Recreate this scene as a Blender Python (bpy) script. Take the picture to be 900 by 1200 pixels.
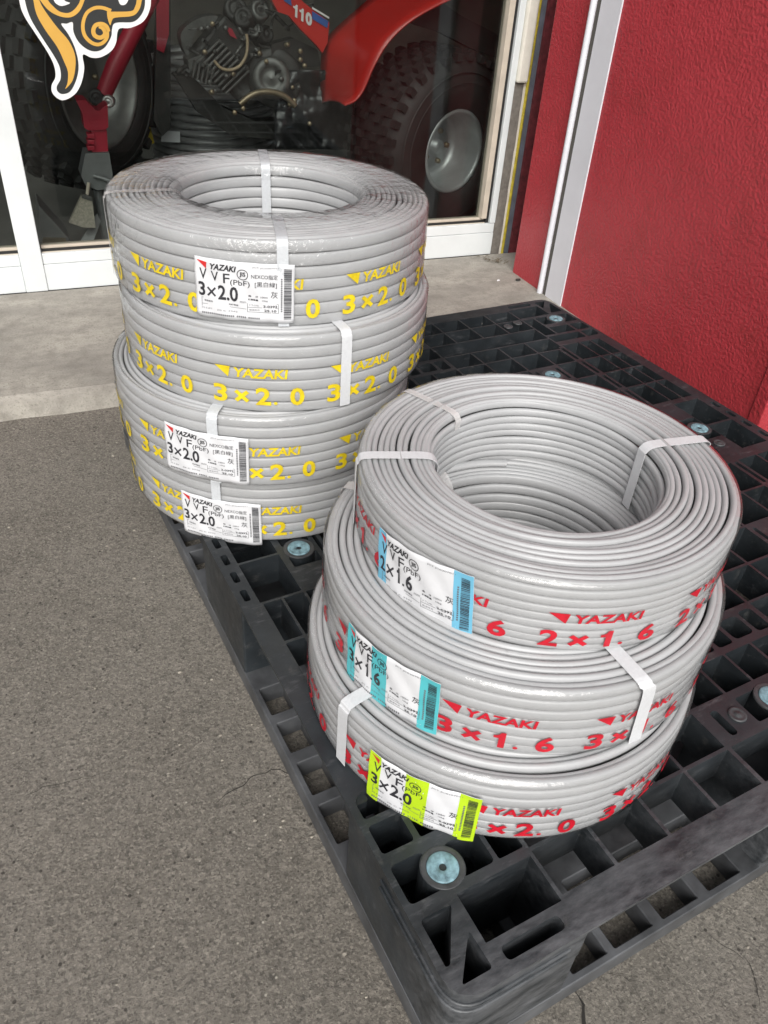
import bpy, bmesh, math, random
from mathutils import Vector, Matrix, noise, geometry
random.seed(7)
PI = math.pi
for o in list(bpy.data.objects): bpy.data.objects.remove(o, do_unlink=True)
S = bpy.context.scene
COL = S.collection

# ------------------------------------------------------------------ camera
FPX, YAW, PITCH, ROLL = 921.5, -.537, .6424, .078
PZ = .166                                             # top of the pallet above the asphalt
CAM = Vector((-.2341, -.2025, .7528 + PZ))
fw = Vector((-math.sin(YAW)*math.cos(PITCH), math.cos(YAW)*math.cos(PITCH), -math.sin(PITCH)))
r0 = Vector((math.cos(YAW), math.sin(YAW), 0)); u0 = r0.cross(fw)
rr = math.cos(ROLL)*r0 + math.sin(ROLL)*u0; uu = -math.sin(ROLL)*r0 + math.cos(ROLL)*u0
cd = bpy.data.cameras.new('camera'); cam = bpy.data.objects.new('camera', cd); COL.objects.link(cam)
cam.matrix_world = Matrix(((rr.x, uu.x, -fw.x, CAM.x), (rr.y, uu.y, -fw.y, CAM.y), (rr.z, uu.z, -fw.z, CAM.z), (0, 0, 0, 1)))
cd.sensor_fit = 'VERTICAL'; cd.sensor_height = 36; cd.lens = FPX/1200*36; cd.clip_start = .02; cd.clip_end = 500
S.camera = cam
S.render.resolution_x, S.render.resolution_y = 768, 1024

# ------------------------------------------------------------------ sky and sun (bright overcast, light from behind the camera)
SUN_EL, SUN_AZ = math.radians(38), math.radians(206)   # azimuth clockwise from +y
w = bpy.data.worlds.new('World'); S.world = w; w.use_nodes = True
nt = w.node_tree; nt.nodes.clear()
sky = nt.nodes.new('ShaderNodeTexSky'); sky.sky_type = 'NISHITA'; sky.sun_disc = False
sky.sun_elevation = SUN_EL; sky.sun_rotation = SUN_AZ; sky.dust_density = 3; sky.air_density = 1
hs = nt.nodes.new('ShaderNodeHueSaturation'); hs.inputs['Saturation'].default_value = .18
bg = nt.nodes.new('ShaderNodeBackground'); bg.inputs[1].default_value = .095
wo = nt.nodes.new('ShaderNodeOutputWorld')
nt.links.new(sky.outputs[0], hs.inputs['Color']); nt.links.new(hs.outputs[0], bg.inputs[0]); nt.links.new(bg.outputs[0], wo.inputs[0])
sl = bpy.data.lights.new('sun', 'SUN'); sl.energy = 2.1; sl.angle = math.radians(45); sl.color = (1, .97, .93)
so = bpy.data.objects.new('sun', sl); COL.objects.link(so)
sd = Vector((math.sin(SUN_AZ)*math.cos(SUN_EL), math.cos(SUN_AZ)*math.cos(SUN_EL), math.sin(SUN_EL)))
so.rotation_euler = sd.to_track_quat('Z', 'Y').to_euler(); so.location = sd*8
vs = S.view_settings; vs.view_transform = 'Standard'; vs.look = 'None'; vs.gamma = 1; vs.use_curve_mapping = False
vs.exposure = 0.6

# ------------------------------------------------------------------ helpers
def pix(x, y, z=0.):
    """photo pixel -> point on the horizontal plane z"""
    d = (x-450)/FPX*rr - (y-600)/FPX*uu + fw
    return CAM + d*((z-CAM.z)/d.z)

class MB:
    def __init__(s): s.v = []; s.f = []; s.sm = []
    def add(s, vs, fs, smooth=False):
        n = len(s.v); s.v += [tuple(p) for p in vs]
        s.f += [tuple(i+n for i in f) for f in fs]; s.sm += [smooth]*len(fs); return s
    def box(s, x0, x1, y0, y1, z0, z1):
        return s.add([(x0,y0,z0),(x1,y0,z0),(x1,y1,z0),(x0,y1,z0),(x0,y0,z1),(x1,y0,z1),(x1,y1,z1),(x0,y1,z1)],
                     [(3,2,1,0),(4,5,6,7),(0,1,5,4),(1,2,6,5),(2,3,7,6),(3,0,4,7)])
    def obox(s, c, ax, ay, az):
        c, ax, ay, az = map(Vector, (c, ax, ay, az)); p = []
        for k in (-1, 1):
            for i, j in ((-1,-1),(1,-1),(1,1),(-1,1)): p.append(c+ax*i+ay*j+az*k)
        return s.add(p, [(3,2,1,0),(4,5,6,7),(0,1,5,4),(1,2,6,5),(2,3,7,6),(3,0,4,7)])
    def tube(s, pts, r, n=10, cap=True):
        pts = [Vector(p) for p in pts]; rs = r if isinstance(r, (list, tuple)) else [r]*len(pts)
        vs = []; fs = []; up = None
        for i, p in enumerate(pts):
            t = (pts[min(i+1, len(pts)-1)]-pts[max(i-1, 0)]).normalized()
            if up is None: up = t.orthogonal().normalized()
            up = (up - t*up.dot(t)).normalized(); sd_ = t.cross(up)
            for k in range(n):
                a = 2*PI*k/n; vs.append(p+(up*math.cos(a)+sd_*math.sin(a))*rs[i])
        for i in range(len(pts)-1):
            for k in range(n): fs.append((i*n+k, i*n+(k+1)%n, (i+1)*n+(k+1)%n, (i+1)*n+k))
        s.add(vs, fs, True)
        if cap: s.add(vs[:n], [tuple(range(n-1, -1, -1))]); s.add(vs[-n:], [tuple(range(n))])
        return s
    def lathe(s, prof, n=48, M=None, closed=False, smooth=True):
        vs = []; fs = []; m = len(prof)
        for k in range(n):
            a = 2*PI*k/n
            for (r, z) in prof:
                p = Vector((r*math.cos(a), r*math.sin(a), z)); vs.append(M@p if M else p)
        for k in range(n):
            for i in range(m if closed else m-1):
                j = (i+1) % m
                fs.append((k*m+i, ((k+1)%n)*m+i, ((k+1)%n)*m+j, k*m+j))
        return s.add(vs, fs, smooth)
    def prism(s, poly, ax, d, M=None):
        """polygon (2D) extruded; ax function (u,v,w)->xyz"""
        n = len(poly); vs = [ax(u, v, d[0]) for u, v in poly]+[ax(u, v, d[1]) for u, v in poly]
        fs = [tuple(range(n-1, -1, -1)), tuple(range(n, 2*n))]+[(i, (i+1)%n, n+(i+1)%n, n+i) for i in range(n)]
        return s.add(vs, fs)
    def build(s, name, mat, parent=None, bevel=0, fix=True):
        me = bpy.data.meshes.new(name); me.from_pydata(s.v, [], s.f); me.polygons.foreach_set('use_smooth', s.sm)
        if fix:
            b = bmesh.new(); b.from_mesh(me); bmesh.ops.recalc_face_normals(b, faces=b.faces); b.to_mesh(me); b.free()
        me.materials.append(mat); o = bpy.data.objects.new(name, me); COL.objects.link(o)
        if parent: o.parent = parent
        if bevel:
            m = o.modifiers.new('bevel', 'BEVEL'); m.width = bevel; m.segments = 2; m.limit_method = 'ANGLE'; m.angle_limit = .6
        return o
def mesh_obj(name, me, mat, parent=None):
    me.materials.clear(); me.materials.append(mat)
    o = bpy.data.objects.new(name, me); COL.objects.link(o); o.parent = parent; return o
def tag(o, label, cat, group=None):
    o['label'] = label; o['category'] = cat
    if group: o['group'] = group
    return o
def thing(name, label, cat, loc=(0,0,0), rz=0, group=None):
    o = bpy.data.objects.new(name, None); COL.objects.link(o); o.location = loc; o.rotation_euler = (0, 0, rz)
    o.empty_display_size = .05
    return tag(o, label, cat, group)

# ------------------------------------------------------------------ materials
def lk(nt, a, b): nt.links.new(a, b)
def newmat(name):
    m = bpy.data.materials.new(name); m.use_nodes = True; nt = m.node_tree
    return m, nt, nt.nodes['Principled BSDF']
def N(nt, t, **k):
    n = nt.nodes.new(t)
    for a, b in k.items():
        if a in n.inputs: n.inputs[a].default_value = b
        else: setattr(n, a, b)
    return n
def noise_fac(nt, scale, detail=4, rough=.55, lo=.4, hi=.6, co=None):
    if co is None: co = N(nt, 'ShaderNodeTexCoord').outputs['Object']
    n = N(nt, 'ShaderNodeTexNoise', Scale=scale, Detail=detail, Roughness=rough); lk(nt, co, n.inputs['Vector'])
    r = N(nt, 'ShaderNodeMapRange'); r.inputs[1].default_value = lo; r.inputs[2].default_value = hi; r.clamp = True
    lk(nt, n.outputs[0], r.inputs[0]); return r.outputs[0]
def mixc(nt, fac, a, b, blend='MIX'):
    m = N(nt, 'ShaderNodeMix', data_type='RGBA', blend_type=blend)
    for i, v in ((0, fac), (6, a), (7, b)):
        if hasattr(v, 'links') or hasattr(v, 'is_linked'): lk(nt, v, m.inputs[i])
        else: m.inputs[i].default_value = (*v, 1) if isinstance(v, tuple) and len(v) == 3 else v
    return m.outputs[2]
def bump(nt, bs, h, strength=.3, dist=.002, prev=None):
    b = N(nt, 'ShaderNodeBump', Strength=strength, Distance=dist); lk(nt, h, b.inputs['Height'])
    if prev: lk(nt, prev, b.inputs['Normal'])
    lk(nt, b.outputs[0], bs.inputs['Normal']); return b.outputs[0]
def plain(name, col, rough=.5, metal=0, var=.12, scale=25, coat=0, spec=.5, bumps=0, bscale=200):
    m, nt, bs = newmat(name)
    f = noise_fac(nt, scale, 5, .6, .3, .7)
    c = mixc(nt, f, tuple(x*(1-var) for x in col), tuple(min(1, x*(1+var)) for x in col)); lk(nt, c, bs.inputs['Base Color'])
    bs.inputs['Roughness'].default_value = rough; bs.inputs['Metallic'].default_value = metal
    bs.inputs['Specular IOR Level'].default_value = spec
    if coat: bs.inputs['Coat Weight'].default_value = coat
    if bumps: bump(nt, bs, noise_fac(nt, bscale, 3, .5, .2, .8), bumps, .001)
    return m
M = {}
# asphalt: worn binder, pale and dark aggregate, fine pits
def asphalt():
    m, nt, bs = newmat('asphalt'); co = N(nt, 'ShaderNodeTexCoord').outputs['Object']
    big = noise_fac(nt, 2.1, 6, .65, .36, .66, co); mid = noise_fac(nt, 45, 5, .65, .3, .7, co)
    c = mixc(nt, big, (.195, .178, .152), (.300, .277, .242))
    c = mixc(nt, mid, c, mixc(nt, .5, c, (.155, .14, .118)))
    v = N(nt, 'ShaderNodeTexVoronoi', Scale=210); lk(nt, co, v.inputs['Vector'])
    sp = N(nt, 'ShaderNodeSeparateColor'); lk(nt, v.outputs['Color'], sp.inputs[0])
    v2 = N(nt, 'ShaderNodeTexVoronoi', Scale=420); lk(nt, co, v2.inputs['Vector'])
    sp2 = N(nt, 'ShaderNodeSeparateColor'); lk(nt, v2.outputs['Color'], sp2.inputs[0])
    def step(s, lo, hi):
        r = N(nt, 'ShaderNodeMapRange'); r.inputs[1].default_value = lo; r.inputs[2].default_value = hi; lk(nt, s, r.inputs[0]); return r.outputs[0]
    def mul(a, b):
        n = N(nt, 'ShaderNodeMath', operation='MULTIPLY'); lk(nt, a, n.inputs[0])
        if isinstance(b, float): n.inputs[1].default_value = b
        else: lk(nt, b, n.inputs[1])
        return n.outputs[0]
    c = mixc(nt, mul(step(sp.outputs[0], .7, .95), .38), c, (.37, .34, .29))
    c = mixc(nt, mul(step(sp.outputs[1], .82, .9), .4), c, (.075, .07, .064))
    c = mixc(nt, mul(step(sp2.outputs[0], .6, 1.), .55), c, (.42, .385, .33))
    c = mixc(nt, mul(step(sp2.outputs[1], .7, 1.), .6), c, (.085, .078, .07))
    v3 = N(nt, 'ShaderNodeTexVoronoi', Scale=120); lk(nt, co, v3.inputs['Vector'])
    sp3 = N(nt, 'ShaderNodeSeparateColor'); lk(nt, v3.outputs['Color'], sp3.inputs[0])
    spot = mul(step(sp3.outputs[0], .965, .975), step(v3.outputs['Distance'], .22, .12))
    c = mixc(nt, mul(spot, .75), c, (.6, .56, .48))
    spot2 = mul(step(sp3.outputs[1], .94, .95), step(v3.outputs['Distance'], .3, .2))
    c = mixc(nt, mul(spot2, .8), c, (.04, .036, .032))
    lk(nt, c, bs.inputs['Base Color']); bs.inputs['Roughness'].default_value = .9; bs.inputs['Specular IOR Level'].default_value = .25
    b1 = bump(nt, bs, v.outputs['Distance'], .22, .003)
    b2 = bump(nt, bs, noise_fac(nt, 170, 6, .8, .3, .75, co), .8, .004, b1)
    bump(nt, bs, noise_fac(nt, 22, 5, .65, .3, .7, co), .14, .008, b2)
    return m
M['asphalt'] = asphalt()
def concrete():
    m, nt, bs = newmat('concrete'); co = N(nt, 'ShaderNodeTexCoord').outputs['Object']
    mp = N(nt, 'ShaderNodeMapping'); mp.inputs['Scale'].default_value = (1, 3, 1); lk(nt, co, mp.inputs[0])
    c = mixc(nt, noise_fac(nt, 3.5, 6, .65, .3, .7, mp.outputs[0]), (.235, .22, .195), (.42, .395, .345))
    c = mixc(nt, noise_fac(nt, 26, 5, .7, .45, .8, co), c, (.20, .185, .16))
    c = mixc(nt, noise_fac(nt, 220, 2, .5, .55, .8, co), c, (.19, .175, .15))
    lk(nt, c, bs.inputs['Base Color']); bs.inputs['Roughness'].default_value = .85
    b = bump(nt, bs, noise_fac(nt, 160, 5, .7, .3, .7, co), .35, .002); bump(nt, bs, noise_fac(nt, 12, 4, .6, .3, .7, co), .25, .004, b)
    return m
M['concrete'] = concrete()
def stucco():
    m, nt, bs = newmat('red_stucco'); co = N(nt, 'ShaderNodeTexCoord').outputs['Object']
    n = N(nt, 'ShaderNodeTexNoise', Scale=125, Detail=2.2, Roughness=.5, Distortion=.25); lk(nt, co, n.inputs['Vector'])
    c = mixc(nt, noise_fac(nt, 2.2, 5, .6, .3, .7, co), (.38, .034, .045), (.46, .046, .058))
    c = mixc(nt, noise_fac(nt, 340, 2, .5, .72, .8, co), c, (.46, .14, .13))
    c = mixc(nt, noise_fac(nt, 7, 6, .7, .52, .8, co), c, (.31, .035, .036))
    lk(nt, c, bs.inputs['Base Color']); bs.inputs['Roughness'].default_value = .40; bs.inputs['Specular IOR Level'].default_value = .5
    r = N(nt, 'ShaderNodeMapRange'); r.inputs[1].default_value = .35; r.inputs[2].default_value = .68; lk(nt, n.outputs[0], r.inputs[0])
    b = bump(nt, bs, r.outputs[0], .55, .0021); bump(nt, bs, noise_fac(nt, 18, 4, .6, .3, .7, co), .25, .004, b)
    return m
M['stucco'] = stucco()
def pallet_mat():
    m, nt, bs = newmat('black_plastic'); co = N(nt, 'ShaderNodeTexCoord').outputs['Object']
    mp = N(nt, 'ShaderNodeMapping'); mp.inputs['Scale'].default_value = (7, 24, 24); mp.inputs['Rotation'].default_value = (0, .3, .5); lk(nt, co, mp.inputs[0])
    c = mixc(nt, noise_fac(nt, 9, 6, .65, .35, .75, co), (.010, .0125, .0145), (.030, .036, .041))
    c = mixc(nt, noise_fac(nt, 3, 6, .75, .57, .85, mp.outputs[0]), c, (.12, .123, .13))
    c = mixc(nt, noise_fac(nt, 45, 6, .75, .58, .85, co), c, (.085, .083, .078))
    sx = N(nt, 'ShaderNodeSeparateXYZ'); lk(nt, co, sx.inputs[0])            # near side paler: fork scuffs, plus reflected sky painted in
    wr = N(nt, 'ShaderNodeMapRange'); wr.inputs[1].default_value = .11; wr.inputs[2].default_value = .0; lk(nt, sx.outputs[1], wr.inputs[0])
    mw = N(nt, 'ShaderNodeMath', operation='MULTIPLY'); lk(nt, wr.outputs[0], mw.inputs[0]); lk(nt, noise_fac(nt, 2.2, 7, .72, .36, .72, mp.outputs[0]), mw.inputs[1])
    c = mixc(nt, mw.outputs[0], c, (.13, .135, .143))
    lk(nt, c, bs.inputs['Base Color'])
    r = N(nt, 'ShaderNodeMapRange'); r.inputs[3].default_value = .30; r.inputs[4].default_value = .6; lk(nt, noise_fac(nt, 20, 5, .6, .3, .7, co), r.inputs[0]); lk(nt, r.outputs[0], bs.inputs['Roughness'])
    b = bump(nt, bs, noise_fac(nt, 3, 5, .75, .5, .8, mp.outputs[0]), .15, .001); bump(nt, bs, noise_fac(nt, 150, 4, .6, .3, .7, co), .12, .001, b)
    return m
M['pallet'] = pallet_mat(); M['pallet_low'] = plain('scuffed_skylit_plastic', (.072, .075, .08), .42, 0, .55, 14, bumps=.25, bscale=60); M['ring'] = plain('black_plastic_ring', (.045, .047, .05), .5, 0, .4, 60, bumps=.2, bscale=150)  # lower deck: scuff grey with sky sheen mixed into the base colour
def cable(name, col):
    m, nt, bs = newmat(name); co = N(nt, 'ShaderNodeTexCoord').outputs['Object']
    c = mixc(nt, noise_fac(nt, 14, 5, .6, .3, .7, co), tuple(x*.9 for x in col), tuple(x*1.06 for x in col))
    c = mixc(nt, noise_fac(nt, 90, 5, .75, .62, .9, co), c, tuple(x*.6 for x in col))
    lk(nt, c, bs.inputs['Base Color']); bs.inputs['Roughness'].default_value = .38; bs.inputs['Specular IOR Level'].default_value = .45
    bump(nt, bs, noise_fac(nt, 60, 4, .6, .3, .7, co), .12, .001)
    return m
M['cable'] = cable('grey_sheath', (.385, .39, .395))
M['cable_warm'] = cable('grey_sheath_near', (.39, .395, .40))
def clear(name, haze=.05, f0=.04, rough=.12, wr=.5, wscale=40, tint=(.97, .97, .97)):
    m, nt, bs = newmat(name); nt.nodes.remove(bs); out = [n for n in nt.nodes if n.type == 'OUTPUT_MATERIAL'][0]
    t = N(nt, 'ShaderNodeBsdfTransparent'); t.inputs[0].default_value = (*tint, 1)
    g = N(nt, 'ShaderNodeBsdfGlossy', Roughness=rough); d = N(nt, 'ShaderNodeBsdfDiffuse'); d.inputs[0].default_value = (.85, .83, .82, 1)
    lw = N(nt, 'ShaderNodeLayerWeight', Blend=.5); pw = N(nt, 'ShaderNodeMath', operation='POWER'); pw.inputs[1].default_value = 5; lk(nt, lw.outputs['Facing'], pw.inputs[0])
    fr = N(nt, 'ShaderNodeMath', operation='MULTIPLY_ADD'); fr.inputs[1].default_value = 1-f0; fr.inputs[2].default_value = f0; lk(nt, pw.outputs[0], fr.inputs[0]); a = N(nt, 'ShaderNodeMixShader'); b = N(nt, 'ShaderNodeMixShader', Fac=haze)
    lk(nt, t.outputs[0], b.inputs[1]); lk(nt, d.outputs[0], b.inputs[2])
    lk(nt, fr.outputs[0], a.inputs[0]); lk(nt, b.outputs[0], a.inputs[1]); lk(nt, g.outputs[0], a.inputs[2]); lk(nt, a.outputs[0], out.inputs[0])
    if wr:
        bu = N(nt, 'ShaderNodeBump', Strength=wr, Distance=.004); lk(nt, noise_fac(nt, wscale, 4, .6, .3, .7), bu.inputs['Height'])
        for n in (g, d, lw): lk(nt, bu.outputs[0], n.inputs['Normal'])
    return m
M['film'] = clear('clear_film', .03, .045, .10, .3, 22)
M['film_top'] = clear('crumpled_film', .022, .04, .05, .7, 34)
M['tape'] = clear('clear_tape', .35, .04, .25, .1, 60)
M['glass'] = clear('window_glass', .0, .034, .0, 0, 1, (.76, .78, .77))
M['strap'] = plain('white_strap', (.60, .61, .625), .42, 0, .05, 300, bumps=.25, bscale=900)
M['strap_clear'] = plain('grey_white_strap', (.53, .55, .57), .4, 0, .06, 300, bumps=.25, bscale=900)
M['paper'] = plain('label_paper', (.63, .635, .65), .5, 0, .05, 30, bumps=.25, bscale=60)
M['ink'] = plain('black_ink', (.025, .025, .03), .5)
M['ink_pale'] = plain('grey_ink', (.13, .13, .14), .5)
M['ink_red'] = plain('red_print', (.47, .008, .022), .45, var=.2, scale=60)
M['ink_yellow'] = plain('yellow_print', (.66, .50, .012), .45, var=.2, scale=60)
M['lab_red'] = plain('label_red', (.62, .03, .03), .5)
M['lab_blue'] = plain('label_blue', (.15, .43, .60), .5, var=.04)
M['lab_teal'] = plain('label_teal', (.08, .44, .48), .5, var=.04)
M['lab_lime'] = plain('label_lime', (.44, .64, .015), .5, var=.04)
M['white'] = plain('white_aluminium', (.64, .67, .67), .38, 0, .06, 8, bumps=.1, bscale=40)
M['rail'] = plain('white_rail', (.68, .68, .72), .35, 0, .05, 6)
M['silver'] = plain('silver_metal', (.68, .68, .66), .35, .8, .1, 20)
M['groove'] = plain('dark_groove', (.075, .07, .06), .6)
M['beige'] = plain('beige_gasket', (.50, .44, .36), .6, 0, .1, 20)
M['black'] = plain('black_gasket', (.012, .012, .012), .6)
M['cover'] = plain('cream_cover', (.68, .65, .57), .45, 0, .1, 18)
M['mortar'] = plain('grey_mortar', (.17, .155, .135), .9, 0, .25, 60, bumps=.6, bscale=300)
M['yellow_seal'] = plain('yellow_sealant', (.42, .34, .03), .6, 0, .3, 50)
M['bluegrey'] = plain('bluegrey_strip', (.12, .14, .17), .5, 0, .2, 40)
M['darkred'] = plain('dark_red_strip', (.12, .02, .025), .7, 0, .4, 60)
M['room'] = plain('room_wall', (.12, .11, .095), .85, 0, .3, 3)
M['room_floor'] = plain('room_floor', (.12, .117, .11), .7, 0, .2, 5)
M['rubber'] = plain('black_rubber', (.026, .026, .025), .6, 0, .3, 30)
M['rim'] = plain('painted_steel', (.42, .43, .43), .4, .5, .12, 20)
M['rim_dark'] = plain('grey_steel', (.24, .24, .23), .4, .4, .2, 20)
M['red_gloss'] = plain('red_gloss_plastic', (.50, .022, .016), .28, 0, .08, 8, coat=.3)
M['red_dull'] = plain('red_paint', (.36, .015, .035), .45, 0, .1, 20)
M['engine'] = plain('engine_alloy', (.13, .13, .125), .5, .7, .3, 30, bumps=.3, bscale=80)
M['engine_dark'] = plain('engine_black', (.028, .027, .025), .55, .1, .3, 30, bumps=.3, bscale=60)
M['bronze'] = plain('worn_brass', (.26, .21, .14), .45, .7, .2, 30)
M['hose'] = plain('tan_hose', (.36, .28, .18), .5)
M['grey_paint'] = plain('grey_paint', (.17, .175, .175), .5, .2, .15, 20)
M['bristle'] = plain('pale_bristle', (.36, .33, .27), .8, 0, .25, 150, bumps=.6, bscale=500)
M['st_white'] = plain('sticker_white', (.72, .73, .72), .4, 0, .03)
M['st_black'] = plain('sticker_black', (.022, .024, .024), .4)
M['st_yellow'] = plain('sticker_yellow', (.58, .33, .06), .4, 0, .04)
M['blue'] = plain('blue_stripe', (.03, .10, .34), .4)
M['ribbed'] = plain('ribbed_grey', (.30, .30, .30), .35, .2, .2, 20)
M['teal_rubber'] = plain('teal_grommet', (.16, .27, .31), .5, 0, .6, 110, bumps=.5, bscale=120)
M['dryleaf'] = plain('dry_leaf', (.13, .10, .06), .9, 0, .4, 90)
M['crack'] = plain('crack_dark', (.022, .02, .018), 1)
M['tarp'] = plain('black_tarp', (.022, .022, .023), .32, 0, .3, 12, bumps=.8, bscale=14)
M['hole_pale'] = plain('pale_hole_disc', (.42, .39, .34), .7)  # tone of the step as seen through the rim holes

# ------------------------------------------------------------------ ground and step
WY = -.0952; BO = Vector((1.343, 1.70, .011))          # building frame: a along the window, b into it
def bw(a, b, z=0): return BO + Vector((math.cos(WY)*a - math.sin(WY)*b, math.sin(WY)*a + math.cos(WY)*b, z))
def bobj(o): o.location = BO; o.rotation_euler = (0, 0, WY); return o

g = MB(); gx = [-60, -8, -2, -1, -.5, 0, .5, 1, 1.5, 3, 60]; gy = [-60, -8, -2, -1, -.5, 0, .5, 1, 1.4, 2.5, 60]
for j in range(len(gy)-1):
    for i in range(len(gx)-1):
        pass
g.add([(x, y, 0) for y in gy for x in gx], [(j*11+i, j*11+i+1, (j+1)*11+i+1, (j+1)*11+i) for j in range(10) for i in range(10)])
ground = g.build('asphalt_ground', M['asphalt']); ground['kind'] = 'structure'
def crack(pts, wd):
    P = [pix(*p) for p in pts]; out = []
    for i in range(len(P)-1):
        n = max(2, int((P[i+1]-P[i]).length/.006))
        for k in range(n): out.append(P[i].lerp(P[i+1], k/n))
    out.append(P[-1]); m = MB(); vs = []
    for i, p in enumerate(out):
        t = (out[min(i+1, len(out)-1)]-out[max(i-1, 0)]).normalized(); nn = Vector((-t.y, t.x, 0))
        j = (noise.noise(p*45)*.5+noise.noise(p*140)*.35)*.008; e = min(1, min(i, len(out)-1-i)/4+.1)
        wv = wd*e*(.55+.9*abs(noise.noise(p*90+Vector((3, 1, 0)))))
        vs += [p+nn*(j+wv)+Vector((0, 0, .0012)), p+nn*(j-wv)+Vector((0, 0, .0012))]
    m.add(vs, [(2*i, 2*i+1, 2*i+3, 2*i+2) for i in range(len(out)-1)])
    return m.build('crack', M['crack'], ground, fix=False)
crack([(372, 913), (345, 906), (318, 903), (292, 911), (285, 920), (270, 931), (250, 943)], .0007)
crack([(672, 1160), (684, 1178), (686, 1200), (700, 1240)], .0024)
crack([(700, 1140), (730, 1146), (760, 1154)], .0003)
crack([(822, 1090), (845, 1105), (880, 1130)], .0005)
crack([(870, 1110), (885, 1150), (890, 1185)], .0005)
crack([(120, 905), (85, 915), (50, 925), (20, 940)], .0004)

m = MB(); SH = .035                                   # concrete step in front of the shop window
n = 90; top = []; nose = []; foot = []
for i in range(n+1):
    a = -6+7.0*i/n; q = Vector((a*7, 0, 0)); jj = noise.noise(q*1.1)*.006+noise.noise(q*5)*.003
    top.append((a, -.350+jj*.4, SH)); nose.append((a, -.368+jj, SH-.010)); foot.append((a, -.378+jj*1.3, -.016))
m.add([(a, .235, SH) for a, _, _ in top]+top+nose+foot, [(r*(n+1)+i, r*(n+1)+i+1, (r+1)*(n+1)+i+1, (r+1)*(n+1)+i) for r in range(3) for i in range(n)], False)
step = bobj(m.build('concrete_step', M['concrete'])); step['kind'] = 'structure'

# ------------------------------------------------------------------ shop front
H_B = 3.0
wall = bobj(MB().box(0, .25, -.965, .072, -.03, H_B).build('red_wall', M['stucco'], bevel=.004))
tag(wall, 'red textured stucco side wall running from the shop window past the pallet', 'wall')
pil = bobj(MB().box(-.004, 3.0, -1.0, -.9655, -.03, H_B).build('red_pillar', M['stucco'], bevel=.003))
tag(pil, 'brighter red wall face turning the corner at the right picture edge', 'wall')
rail = thing('shutter_rail', 'tall white metal shutter guide rail with a dark groove on the red wall', 'rail', bw(0, 0, 0), WY)
MB().box(-.004, .0, -.216, -.1305, .0, H_B-.02).build('flange', M['rail'], rail, .002)
MB().box(-.003, .0, -.1305, -.116, .0, H_B-.02).build('groove', M['groove'], rail)
MB().tube([(-.0075, -.107, 0), (-.0075, -.107, H_B-.02)], .0088, 14).build('edge_tube', M['rail'], rail)

win = thing('shop_window', 'shop window with white aluminium frame, sill panels and dark glass', 'window', bw(0, 0, 0), WY)
F = .24
MB().box(-1.442, -1.386, F-.003, F+.05, SH, 2.3).build('mullion', M['white'], win, .002)
for x0, x1 in ((-1.3855, .012), (-5., -1.4425)):
    MB().box(x0, x1, F, F+.05, SH, .1065).build('sill_panel', M['white'], win, .0015)
    MB().box(x0, x1, F+.0015, F+.05, .1075, .136).build('sill_rail', M['white'], win, .0015)
    MB().box(x0+.002, min(x1, -.02), F+.012, F+.045, .136, .1375).build('ledge', M['darkred'] if 0 else M['beige'], win)
    MB().box(x0+.002, min(x1, -.02), F+.016, F+.045, .1375, .144).build('gasket', M['black'], win)
    MB().box(x0+.002, min(x1, -.02), F+.02, F+.045, .144, .151).build('bead', M['beige'], win, .001)
    MB().box(x0+.001, min(x1, -.036), F+.028, F+.033, .146, 2.29).build('glass_pane', M['glass'], win)
MB().box(-5, .012, F, F+.05, 2.3, 2.36).build('head_rail', M['white'], win)
MB().box(-.037, -.0185, F+.006, F+.045, .1515, 2.29).build('bead', M['beige'], win, .001)
MB().box(-.0184, -.0068, F+.012, F+.045, .136, 2.29).build('gasket', M['black'], win)
MB().box(-.0067, .0135, F, F+.05, .137, 2.29).build('jamb', M['white'], win, .002)
MB().box(.0137, .050, F-.012, F+.03, .549, 2.29).build('cover_strip', M['cover'], win, .006)
MB().box(.0125, .053, F+.006, F+.05, -.03, 2.29).build('mortar', M['mortar'], win)
m = MB(); vs = []
for i in range(120):
    z = .03+i*.019; q = noise.noise(Vector((0, 0, z*22)))*.004+noise.noise(Vector((3, 0, z*70)))*.002
    vs += [(.047+q, F+.0045, z), (.0545, F+.0045, z)]
m.add(vs, [(2*i, 2*i+1, 2*i+3, 2*i+2) for i in range(119)])
m.build('peeling_edge', M['cover'], win, fix=False)
MB().tube([(.0595, F+.004, 0), (.0595, F+.004, 2.29)], .005, 8).build('sealant', M['yellow_seal'], win)
MB().box(.0645, .083, F+.004, F+.03, -.03, 2.29).build('flashing', M['bluegrey'], win)
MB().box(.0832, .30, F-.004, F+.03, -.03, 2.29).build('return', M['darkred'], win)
up = bobj(MB().box(-5, .0, F-.02, F+.10, 2.362, H_B).build('upper_wall', M['stucco'])); tag(up, 'red stucco wall above the shop window', 'wall')

# shop interior
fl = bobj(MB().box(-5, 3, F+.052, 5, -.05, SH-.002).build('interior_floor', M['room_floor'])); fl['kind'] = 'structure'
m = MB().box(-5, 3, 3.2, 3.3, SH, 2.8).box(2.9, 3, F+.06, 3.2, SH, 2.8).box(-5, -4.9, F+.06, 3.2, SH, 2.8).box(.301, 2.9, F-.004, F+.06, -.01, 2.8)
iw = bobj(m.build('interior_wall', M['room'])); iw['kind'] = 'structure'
ic = bobj(MB().box(-5, 3, F+.101, 3.3, 2.8, 2.9).build('interior_ceiling', M['room'])); ic['kind'] = 'structure'

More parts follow.
